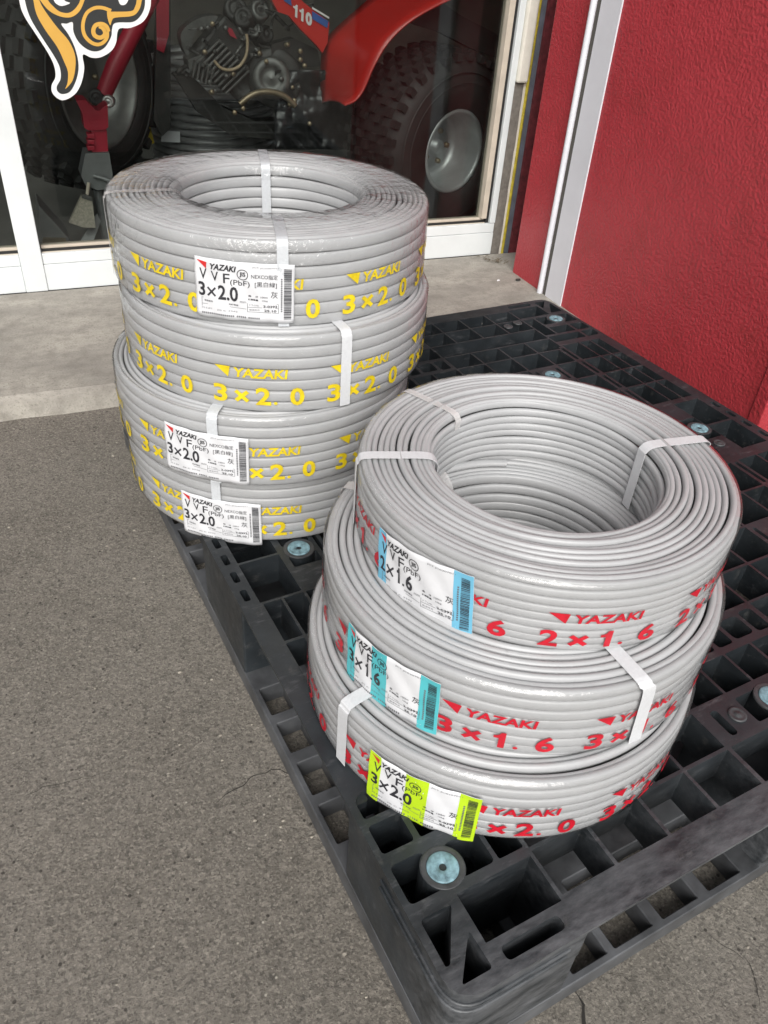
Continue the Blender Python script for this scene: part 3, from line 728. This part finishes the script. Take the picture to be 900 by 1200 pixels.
coil((.243, .309, 0), '3x2.0', 'ink_red', -131.5, 'bottom coil of the near stack, red 3×2.0 print and lime striped label', .228, .096, 7, 12,
     [(-170, .016, 'strap', .3, 0)], lab=(-158.8, -.003, 0.0, 'lab_lime', ((0, .12), (.365, .565), (.825, 1)), False), matk='cable_warm', seed=5)
coil((.272, .332, .095), '3x1.6', 'ink_red', -144.1, 'middle coil of the near stack, red 3×1.6 print and teal striped label', .228, .095, 7, 12,
     [(-96, .016, 'strap', .3, -.15), (128, .016, 'tape', .2, 0)], lab=(-174.6, .002, .04, 'lab_teal', ((0, .11), (.33, .5), (.825, 1)), False), matk='cable_warm', seed=6)
coil((.307, .357, .189), '2x1.6', 'ink_red', -125.1, 'top coil of the near stack, red 2×1.6 print and label with blue edges', .213, .090, 9, 12,
     [(157, .014, 'strap', .55, 0), (-12, .015, 'strap', .05, 0), (110, .010, 'tape', .8, 0)], lab=(-175.8, -.004, .10, 'lab_blue', ((0, .11), (.83, 1)), False), matk='cable_warm', seed=7)

# ------------------------------------------------------------------ sticker on the glass (building frame a, z)
def pane_plate(loops, b0, b1, name, mat, parent=None):
    me = plate(loops, 0, b1-b0)
    for v in me.vertices: v.co = (v.co.x, b1-v.co.z, v.co.y)
    me.flip_normals() if False else None
    return mesh_obj(name, me, mat, parent)
st = thing('window_sticker', 'black and yellow scroll sticker with white border on the shop window', 'sticker', bw(0, F, 0), WY)
BA = Vector((math.cos(WY), math.sin(WY), 0)); BB = Vector((-math.sin(WY), math.cos(WY), 0))
def pb(x, y, b):
    """photo pixel -> (a, z) on the plane b of the building frame"""
    d = (x-450)/FPX*rr - (y-600)/FPX*uu + fw
    t = (b-(CAM-BO).dot(BB))/d.dot(BB); P = CAM+d*t-BO
    return (P.dot(BA), P.z)
def pb3(x, y, b): a, z = pb(x, y, b); return Vector((a, b, z))
GB = F+.028
def stk(pts, k=4): return [pb(x, y, GB) for x, y in (spline(pts, k) if k else pts)]
def stroke(pts, wd):
    c = [Vector(p) for p in spline(pts, 5, False)]; Lf, Rt = [], []
    for i, p in enumerate(c):
        t = (c[min(i+1, len(c)-1)]-c[max(i-1, 0)]).normalized(); q = Vector((-t.y, t.x)); w_ = wd*min(1, .35+(len(c)-1-i)/8)
        Lf.append(tuple(p+q*w_/2)); Rt.append(tuple(p-q*w_/2))
    return Lf, Rt
def stroke_mesh(m, pts, wd, b):
    Lf, Rt = stroke(pts, wd); vs = []
    for p, q in zip(Lf, Rt):
        for r_ in (p, q): a, z = pb(*r_, GB); vs.append((a, b-F, z))
    m.add(vs, [(2*i, 2*i+1, 2*i+3, 2*i+2) for i in range(len(Lf)-1)])
wht = [(20,-30),(22.5,0),(28,18),(42,40),(55,60),(63,76),(65,90),(60.5,100),(62,110),(73,117.5),(87,111),(95,98),(98.7,80),(97,64),(107,67.5),(118,67),(130,60),(136,50),(137.5,38),(141,33),(153,32.5),(168,25),(175.5,11),(177,-5),(177,-30)]
blk = [(26,-26),(29,0),(36,22),(50,45),(63,65),(70,79),(71,92),(66.5,101),(67.5,107),(73,110),(82,107),(89,94),(92,77),(88,57),(80,40),(71.5,28),(78,27.5),(85,26),(86,37),(92,49),(102,57.5),(113,60),(123,55),(130,43),(131,35),(133,28),(140,26),(155.5,25.5),(164,19),(169,9),(170,-5),(170,-26)]
def layer(loops, k, name, mat):
    me = plate([loops], 0, .0006)
    for v in me.vertices: v.co = (v.co.x, GB-F-.0002-.0008*k-v.co.z, v.co.y)
    return mesh_obj(name, me, M[mat], st)
def fill(mb, pts, k, sm=4):
    P = stk(pts, sm); me = plate([P], 0, .0006)
    mb.add([(v.co.x, GB-F-.0002-.0008*k-v.co.z, v.co.y) for v in me.vertices], [tuple(p.vertices) for p in me.polygons]); bpy.data.meshes.remove(me)
layer(stk(wht), 0, 'white_border', 'st_white'); layer(stk(blk), 1, 'black_shape', 'st_black')
ym = MB()
fill(ym, [(36,-18),(39,0),(43,17),(53,35),(67,55),(75,72),(79.5,84),(79,97),(76.5,104),(85,94),(88.3,78),(87.5,63),(80,47),(67,32),(53,13),(46,0),(42,-18)], 2)
fill(ym, [(40,-12),(47,0),(57,12),(70,19),(83,20),(93,13),(99,0),(103,-15),(96,-15),(94,0),(88,10),(80,15),(70,13.5),(62,7),(56,0),(50,-12)], 2)
fill(ym, [(125.5,13),(130,13.5),(153,13),(158,8),(160,0),(161,-15),(168,-15),(166,0),(163,11),(155,18.5),(135,20.5),(131,24),(129,29.5),(126,21)], 2)
stroke_mesh(ym, [(130,12.5),(120,9),(110,9.5),(101,16),(97,29),(99,41),(106,49),(114,52),(121,49.5),(125.5,43),(126.5,35)], 4.2, GB-.0022)
stroke_mesh(ym, [(126.8,37),(124.5,31),(119,28),(112,29.5),(109.2,35.5),(111,41.5),(117,44),(122,41.5),(123,37),(120,32.5),(115.5,32)], 5.0, GB-.0023)
ym.build('yellow_scroll', M['st_yellow'], st)
wm = MB(); wm2 = MB()
fill(wm, [(60,-14),(63,0),(67,5),(73,6.8),(82,3.5),(76,1),(73,-5),(71,-14)], 2); fill(wm2, [(138,-10),(140,4),(146,5.5),(150,0),(150,-10)], 2)
wm.build('white_gap', M['st_white'], st); wm2.build('white_gap', M['st_white'], st)

# ------------------------------------------------------------------ behind the glass
def axis_matrix(c, n):
    n = Vector(n).normalized(); q = n.to_track_quat('Z', 'Y').to_matrix().to_4x4(); return Matrix.Translation(Vector(c)) @ q
def wheel(parent, name, c, n, R, wd, rim_r, knobs=34, rimmat='rim'):
    Mx = axis_matrix(c, n); h = wd/2
    wr = MB().lathe([(rim_r-.002, h*.78), (rim_r+.012, h*.96), (R*.70, h*1.02), (R*.84, h*.98), (R*.90, h*.86), (R*.955, h*.74), (R*.965, 0), (R*.955, -h*.74), (R*.90, -h*.86), (R*.7, -h), (rim_r, -h*.8)], 56, Mx)
    for rg in (.70, .80): wr.lathe([(R*rg, h*.99), (R*rg+.002, h*1.05), (R*rg+.004, h*.99)], 56, Mx)
    for i in range(knobs):
        for k, wv in enumerate((-.84, -.56, -.28, 0, .28, .56, .84)):
            a = 2*PI*(i+(.5 if k % 2 else 0))/knobs; rad = R*(.978 if abs(wv) < .6 else .945)
            u_ = Vector((math.cos(a), math.sin(a), 0)); t_ = Vector((-math.sin(a), math.cos(a), 0)); z_ = Vector((0, 0, 1)); R3 = Mx.to_3x3()
            wr.obox(Mx @ (u_*rad+z_*wv*h), R3@t_*(PI*R/knobs*(.50 if k % 2 else .40)), R3@z_*(h*.105), R3@u_*.010)
    ty = wr.build(name, M['rubber'], parent)
    rm = MB().lathe([(rim_r+.004, h*.80), (rim_r+.006, h*.90), (rim_r-.004, h*.92), (rim_r-.010, h*.84), (rim_r-.016, h*.5), (rim_r-.022, h*.1), (rim_r*.70, h*-.02), (rim_r*.52, h*-.02), (rim_r*.50, h*.12), (rim_r*.20, h*.12), (rim_r*.18, h*.3), (.0005, h*.3)], 48, Mx)
    ro = rm.build('wheel_rim', M[rimmat], parent)
    for i in range(5):
        bm_ = MB(); a = 2*PI*i/5; bm_.lathe([(.0001, .012), (.008, .012), (.009, 0)], 8, Mx @ Matrix.Translation((rim_r*.40*math.cos(a), rim_r*.40*math.sin(a), h*.12))).build('wheel_bolt', M['bronze'], ro)
    return ty
atv = thing('three_wheeler', 'red off-road three-wheeler with knobbly tyres behind the shop glass', 'vehicle', bw(0, 0, 0), WY)
c3 = pb3(531, 178, .40); n3 = Vector((.28, -.96, 0)).normalized()
wheel(atv, 'tyre', c3-n3*.105, n3, .288, .25, .122)
n4 = Vector((.72, -.69, .0)).normalized(); wheel(atv, 'front_tyre', pb3(108, 96, .72)-n4*.06, n4, .30, .20, .178, 24, 'rim_dark')
# rear fender, lofted between its near and far edge
near = [(404, 122), (416, 117), (426, 104), (438, 77), (455, 49), (480, 25), (512, 6), (550, -10), (600, -20)]
far = [(375.5, 121), (375.2, 112), (375.3, 95), (376, 72), (379, 50), (394, 32), (420, 9), (450, -12), (520, -30)]
m = MB(); K = 7
P = [[pb3(*(Vector(a_).lerp(Vector(b_), k/(K-1))), .64-.26*k/(K-1)) for k in range(K)] for a_, b_ in zip(spline(far, 4, False), spline(near, 4, False))]
for row in P:
    for k, p in enumerate(row): p.z += .010*math.sin(PI*k/(K-1))
m.add([p for row in P for p in row], [(i*K+k, i*K+k+1, (i+1)*K+k+1, (i+1)*K+k) for i in range(len(P)-1) for k in range(K-1)], True)
fe = m.build('fender', M['red_gloss'], atv); sm = fe.modifiers.new('s', 'SOLIDIFY'); sm.thickness = .005
def slab(pts, b0, b1, name, mat, parent, bev=.003, sm=0):
    P = [pb(x, y, b0) for x, y in (spline(pts, 4) if sm else pts)]; me = plate([P], 0, b1-b0, bev)
    for v in me.vertices: v.co = (v.co.x, b0+v.co.z, v.co.y)
    return mesh_obj(name, me, M[mat], parent)
sp_ = slab([(312,-12),(340,-14),(356,3),(386,26),(384,50),(378,62),(370,52),(352,34),(338,18),(326,14)], .60, .63, 'side_panel', 'red_gloss', atv)
def on_panel(u, v, off): # u along the slope, v across
    p = Vector((343.5, 3)).lerp(Vector((366, 17)), u); p += Vector((-.6, 15))*(1-v); q = pb3(p.x, p.y, .5965-off); return q
Fp = Flat(on_panel); Fp.text('1', .02, .24, 0, 1, 'st_white', 0); Fp.text('1', .34, .56, 0, 1, 'st_white', 0); Fp.text('0', .66, 1, 0, 1, 'st_white', 0, .05)
for mm in Fp.m.values(): mm.build('number', M['st_white'], sp_, fix=False)
slab([(330,-10),(340,-6),(342,7),(333,1)], .5955, .5985, 'stripe', 'blue', sp_, 0); slab([(366,13),(385,25),(383.5,33),(366,22)], .5955, .5985, 'stripe', 'blue', sp_, 0)
slab([(366,8),(386,20),(385.5,22),(366,10.5)], .5955, .5985, 'stripe', 'st_white', sp_, 0)
# engine
def disc(px, py, b, r, th, name, mat, n=(0, -1, 0), prof=None, par=atv):
    Mx = axis_matrix(pb3(px, py, b), n)
    return MB().lathe(prof or [(r, -th), (r, 0), (r*.93, .006), (r*.6, .010), (r*.55, .006), (r*.3, .006), (.0005, .012)], 32, Mx).build(name, M[mat], par)
nE = (-.25, -.95, .1)
disc(322, 92, .66, .085, .12, 'crankcase', 'engine_dark', nE); disc(318, 92, .645, .06, .02, 'clutch_cover', 'engine', nE)
disc(292, 92, .70, .075, .12, 'case_cover', 'engine_dark', nE)
m = MB()
for i in range(9):
    p = pb3(240+i*4.2, 58+i*4.4, .70); ax = (pb3(274, 30, .7)-pb3(240, 64, .7)).normalized(); up_ = Vector((0, 1, 0)); nrm = ax.cross(up_)
    m.obox(p, ax*.05, up_*.05, nrm*.003)
m.build('cylinder_fins', M['engine'], atv, .001)
m = MB(); m.obox(pb3(262, 58, .72), Vector((.05, 0, .05)), Vector((0, .04, 0)), Vector((-.05, 0, .045))); m.build('cylinder', M['engine_dark'], atv, .01)
slab([(220,70),(236,64),(252,84),(246,92),(232,90),(222,82)], .66, .74, 'cylinder_head', 'engine', atv, .004)
m = MB()
for i in range(5): m.obox(pb3(226+i*5, 80+i*2.4, .655), Vector((.006, 0, .022)), Vector((0, .02, 0)), Vector((.0025, 0, 0)))
m.build('head_fins', M['engine'], atv)
slab([(212,40),(232,22),(258,20),(276,44),(270,52),(246,30),(228,40),(220,66)], .72, .78, 'intake', 'engine', atv, .005, 1)
for i, (x, y, r) in enumerate(((285, 20, .03), (297, 34, .025), (276, 10, .035), (305, 12, .03), (312, 40, .025))):
    disc(x, y, .68+.02*(i % 3), r, .05, 'carburettor', 'engine' if i % 2 else 'engine_dark', (-.5+i*.2, -.8, .3))
slab([(264,30),(272,34),(278,46),(270,42)], .66, .68, 'fuel_filter', 'red_dull', atv, .002)
MB().tube([pb3(x, y, .64) for x, y in spline([(251,71),(258,79),(268,82),(280,78),(288,66),(290,52),(289,40)], 4, False)], .0045, 10).build('breather_hose', M['hose'], atv)
MB().tube([pb3(x, y, .60) for x, y in spline([(281,122),(292,113),(304,108),(320,108),(334,113),(346,124)], 4, False)], [.009]*21, 10).build('kick_lever', M['bronze'], atv)
for x, y in ((285,127),(275,132),(340,122),(345,118),(240,61),(249,28),(357,77),(352,70),(352,60),(363,145)):
    o = disc(x, y, .60 if y > 100 else .64, .007, .012, 'bolt', 'bronze', (-.2, -.95, .1), [(.0075, -.01), (.0075, .002), (.005, .004), (.0005, .0045)])
slab([(205,88),(222,86),(262,126),(300,142),(340,140),(360,152),(330,165),(270,158),(232,132)], .74, .80, 'frame_plate', 'engine_dark', atv, .006)
slab([(318,52),(345,45),(372,58),(376,78),(330,80),(318,74)], .66, .72, 'air_box', 'engine_dark', atv, .01)
m = MB(); nu, nv = 26, 22; vs = []
for j in range(nv+1):
    for i in range(nu+1):
        x = 322+(415-322)*i/nu; y = 82+(175-82)*j/nv; q = Vector((x*.045, y*.03, 1.3))
        vs.append(pb3(x, y, .62+noise.noise(q)*.05+abs(noise.noise(q*2.7))*.03))
m.add(vs, [(j*(nu+1)+i, j*(nu+1)+i+1, (j+1)*(nu+1)+i+1, (j+1)*(nu+1)+i) for j in range(nv) for i in range(nu)], True)
tp = m.build('black_sheet', M['tarp'], atv, fix=False); sm = tp.modifiers.new('s', 'SOLIDIFY'); sm.thickness = .002
rnd = random.Random(21)
for i in range(14):
    x, y = rnd.uniform(215, 350), rnd.uniform(-5, 70); pts = [(x, y)]
    for k in range(4): x += rnd.uniform(-16, 20); y += rnd.uniform(-6, 20); pts.append((x, y))
    MB().tube([pb3(p, q, rnd.uniform(.66, .70)) for p, q in spline(pts, 4, False)], rnd.choice((.003, .004, .006)), 8).build('control_cable', M[rnd.choice(('rubber', 'engine_dark', 'engine'))], atv)
for i in range(22):
    x, y = rnd.uniform(215, 365), rnd.uniform(5, 135)
    disc(x, y, rnd.uniform(.62, .66), rnd.uniform(.004, .009), .01, 'bolt', rnd.choice(('engine', 'bronze', 'engine_dark')), (rnd.uniform(-.5, .3), -.9, rnd.uniform(-.2, .4)), [(.007, -.01), (.007, .002), (.004, .004), (.0005, .0045)])
slab([(500,-6),(540,18),(585,42),(600,60),(598,72),(560,60),(520,40),(480,24)], .50, .56, 'rear_guard', 'engine_dark', atv, .005, 1)
slab([(186,-20),(200,-20),(200,150),(190,160),(180,140)], .85, .9, 'rear_panel', 'engine_dark', atv, .004)
slab([(183,-20),(198,-20),(198,40),(192,62),(184,58)], .84, .849, 'red_flap', 'red_dull', atv, .001)
fk = MB(); fk.tube([pb3(121, 112, .56), pb3(135, 78, .58), pb3(158, 32, .62), pb3(190, -30, .68)], [.022, .026, .025, .024], 12).build('fork_leg', M['red_dull'], atv)
disc(127, 119, .53, .017, .03, 'axle_nut', 'silver', (-.2, -.95, .1)); disc(113, 114, .55, .022, .04, 'axle_spacer', 'rubber', (-.2, -.95, .1))

sta = thing('jack_stand', 'grey jack stand with a red saddle holding up the three-wheeler front wheel', 'jack', bw(0, 0, 0), WY)
slab([(89,117),(100,117),(112,129),(116,130),(126,122),(127,149),(123,152),(104,153),(99,150),(97,134)], .46, .53, 'saddle', 'red_dull', sta, .003)
slab([(107,152),(125,152),(127,181),(108,181)], .47, .52, 'ratchet_bar', 'red_dull', sta, .002)
m = MB()
for i in range(3): m.obox(pb3(106, 158+i*7, .478), Vector((.010, 0, 0)), Vector((0, .018, 0)), Vector((0, 0, .006)))
m.build('ratchet_teeth', M['red_dull'], sta, .002)
slab([(100,180),(128,179),(132,204),(130,221),(114,223),(100,217),(95,206)], .455, .535, 'bracket', 'grey_paint', sta, .004)
MB().tube([pb3(110, 206, .45), pb3(118, 208, .445), pb3(140, 216, .43)], .006, 10).build('handle_rod', M['grey_paint'], sta)
p0 = pb3(115, 222, .49); MB().tube([p0, Vector((p0.x+.005, .49, SH))], .014, 14).build('post', M['grey_paint'], sta)
for s_ in (-1, 1):
    m = MB(); a0 = Vector((p0.x-.005, .49, .16)); a1 = Vector((p0.x+s_*.085-.02, .46+s_*.05, SH)); t_ = (a1-a0); wv = Vector((.02, 0, 0))
    m.add([a0-wv*.5, a0+wv*.5, a1+wv*1.4, a1-wv*1.4, a0-wv*.5+Vector((0,.006,0)), a0+wv*.5+Vector((0,.006,0)), a1+wv*1.4+Vector((0,.006,0)), a1-wv*1.4+Vector((0,.006,0))], [(0,1,2,3),(7,6,5,4),(0,4,5,1),(1,5,6,2),(2,6,7,3),(3,7,4,0)]); m.build('foot', M['grey_paint'], sta)
br = thing('hand_brush', 'pale bristle hand brush hanging from the jack stand behind the glass', 'brush', bw(0, 0, 0), WY)
slab([(96,229),(108,233),(112,267),(97,266.5),(81,261)], .425, .445, 'bristles', 'bristle', br, .002)
slab([(96.5,227),(108,231),(108,236),(95.5,232)], .420, .448, 'ferrule', 'engine', br, .001); MB().tube([pb3(102, 229, .434), pb3(104, 214, .436)], .005, 8).build('handle', M['beige'], br)
rl = thing('ribbed_roll', 'dim grey ribbed hose roll with white tag behind the three-wheeler', 'hose roll', bw(0, 0, 0), WY)
cc = pb3(262, 150, 1.0); m = MB()
for i in range(19): m.lathe([(.215, 0), (.226, .004), (.230, .011), (.226, .018), (.215, .022)], 64, Matrix.Translation((cc.x, cc.y+.18, SH+.004+i*.024)), smooth=True)
m.build('hose_coils', M['ribbed'], rl)
slab([(190,153),(211,154.5),(211,167),(189,166)], .97, .975, 'white_tag', 'paper', rl, 0); slab([(168,147),(176,147),(181,168),(172,169)], .965, .97, 'yellow_tag', 'ink_yellow', rl, 0)
bx_ = thing('grey_crate', 'low grey crate on the shop floor left of the hose roll', 'crate', bw(0, 0, 0), WY)
p = pb3(165, 175, .8); MB().box(p.x-.14, p.x+.10, .8, 1.0, SH, .19).build('body', M['engine'], bx_, .004)
m = MB()
for i in range(9): m.box(p.x-.135+i*.025, p.x-.122+i*.025, .786, .80, .06, .18)
m.build('ribs', M['engine_dark'], bx_, .001)
wd_ = thing('floor_ramp', 'dark grey metal wheel ramp on the shop floor near the mullion', 'ramp', bw(0, 0, 0), WY)
P = [pb(x, y, .42) for x, y in ((38, 205), (66, 245), (82, 283), (48, 290))]
MB().prism([(P[0][0], .22), (P[1][0]+.02, .12), (P[2][0], SH), (P[3][0]-.02, SH)], lambda u, v, w_: (u, w_, v), (.40, .52)).build('ramp_plate', M['grey_paint'], wd_, .003)
MB().prism([(P[1][0]-.06, .10), (P[1][0]+.01, .11), (P[1][0]+.01, .125), (P[1][0]-.05, .13)], lambda u, v, w_: (u, w_, v), (.39, .399)).build('rust_patch', M['bronze'], wd_)
# debris in the corner of the step
lf = MB(); rnd = random.Random(5)
for i in range(46):
    t = rnd.random(); p = pix(560+t*32+rnd.uniform(-3, 3), 303+t*5+rnd.uniform(-2.5, 3), SH+.011); a = rnd.random()*6.28; l = rnd.uniform(.004, .014); wv = rnd.uniform(.001, .003)
    dx = Vector((math.cos(a), math.sin(a), rnd.uniform(-.3, .5)))*l; dy = Vector((-math.sin(a), math.cos(a), 0))*wv; b0 = p+Vector((0, 0, .003+rnd.random()*.005))
    lf.add([b0-dx, b0+dy, b0+dx, b0-dy], [(0, 1, 2), (0, 2, 3)])
o = lf.build('leaf_litter', M['dryleaf'], fix=False); tag(o, 'small heap of dry leaf litter in the corner of the step', 'litter'); o['kind'] = 'stuff'
for (x, y, s_, mt, lb) in ((607, 329, .006, 'engine_dark', 'dark crumb lying on the step beside the red wall'), (584, 329, .0035, 'paper', 'tiny pale chip on the concrete step before the window')):
    p = pix(x, y, SH+.011); m = MB(); bm = bmesh.new(); bmesh.ops.create_icosphere(bm, subdivisions=2, radius=s_)
    m.add([(v.co.x*1.6+noise.noise(v.co*300)*.002, v.co.y, v.co.z*.7+noise.noise(v.co*200)*.001) for v in bm.verts], [tuple(v.index for v in f.verts) for f in bm.faces]); bm.free()
    o = m.build('stone_chip', M[mt]); o.location = p+Vector((0, 0, s_*.5)); tag(o, lb, 'chip')

# loose grit on the asphalt
gr = MB(); rnd = random.Random(11); ico = bmesh.new(); bmesh.ops.create_icosphere(ico, subdivisions=1, radius=1.); IV = [v.co.copy() for v in ico.verts]; IF = [tuple(v.index for v in f.verts) for f in ico.faces]; ico.free()
n_ = 0
while n_ < 420:
    p = Vector((rnd.uniform(-1.1, 1.0), rnd.uniform(-.35, 1.3), 0))
    if -.005 < p.x < 1.105 and -.005 < p.y < 1.31: continue
    near_ = math.exp(-max(0, -p.x)/.12) if 0 < p.y < 1.3 else (math.exp(-max(0, -p.y)/.12) if p.y < 0 and p.x > 0 else .2)
    if rnd.random() > .25+.75*near_: continue
    r_ = .0006+.0019*rnd.random()**3; a = rnd.random()*6.28; c_, s_ = math.cos(a), math.sin(a)
    gr.add([(p.x+(v.x*c_-v.y*s_)*r_*1.5, p.y+(v.x*s_+v.y*c_)*r_, r_*.45+v.z*r_*.7) for v in IV], IF); n_ += 1
o = gr.build('loose_grit', plain('grit', (.30, .275, .23), .9, 0, .5, 160), fix=False); tag(o, 'loose grit scattered on the asphalt around the pallet', 'grit'); o['kind'] = 'stuff'
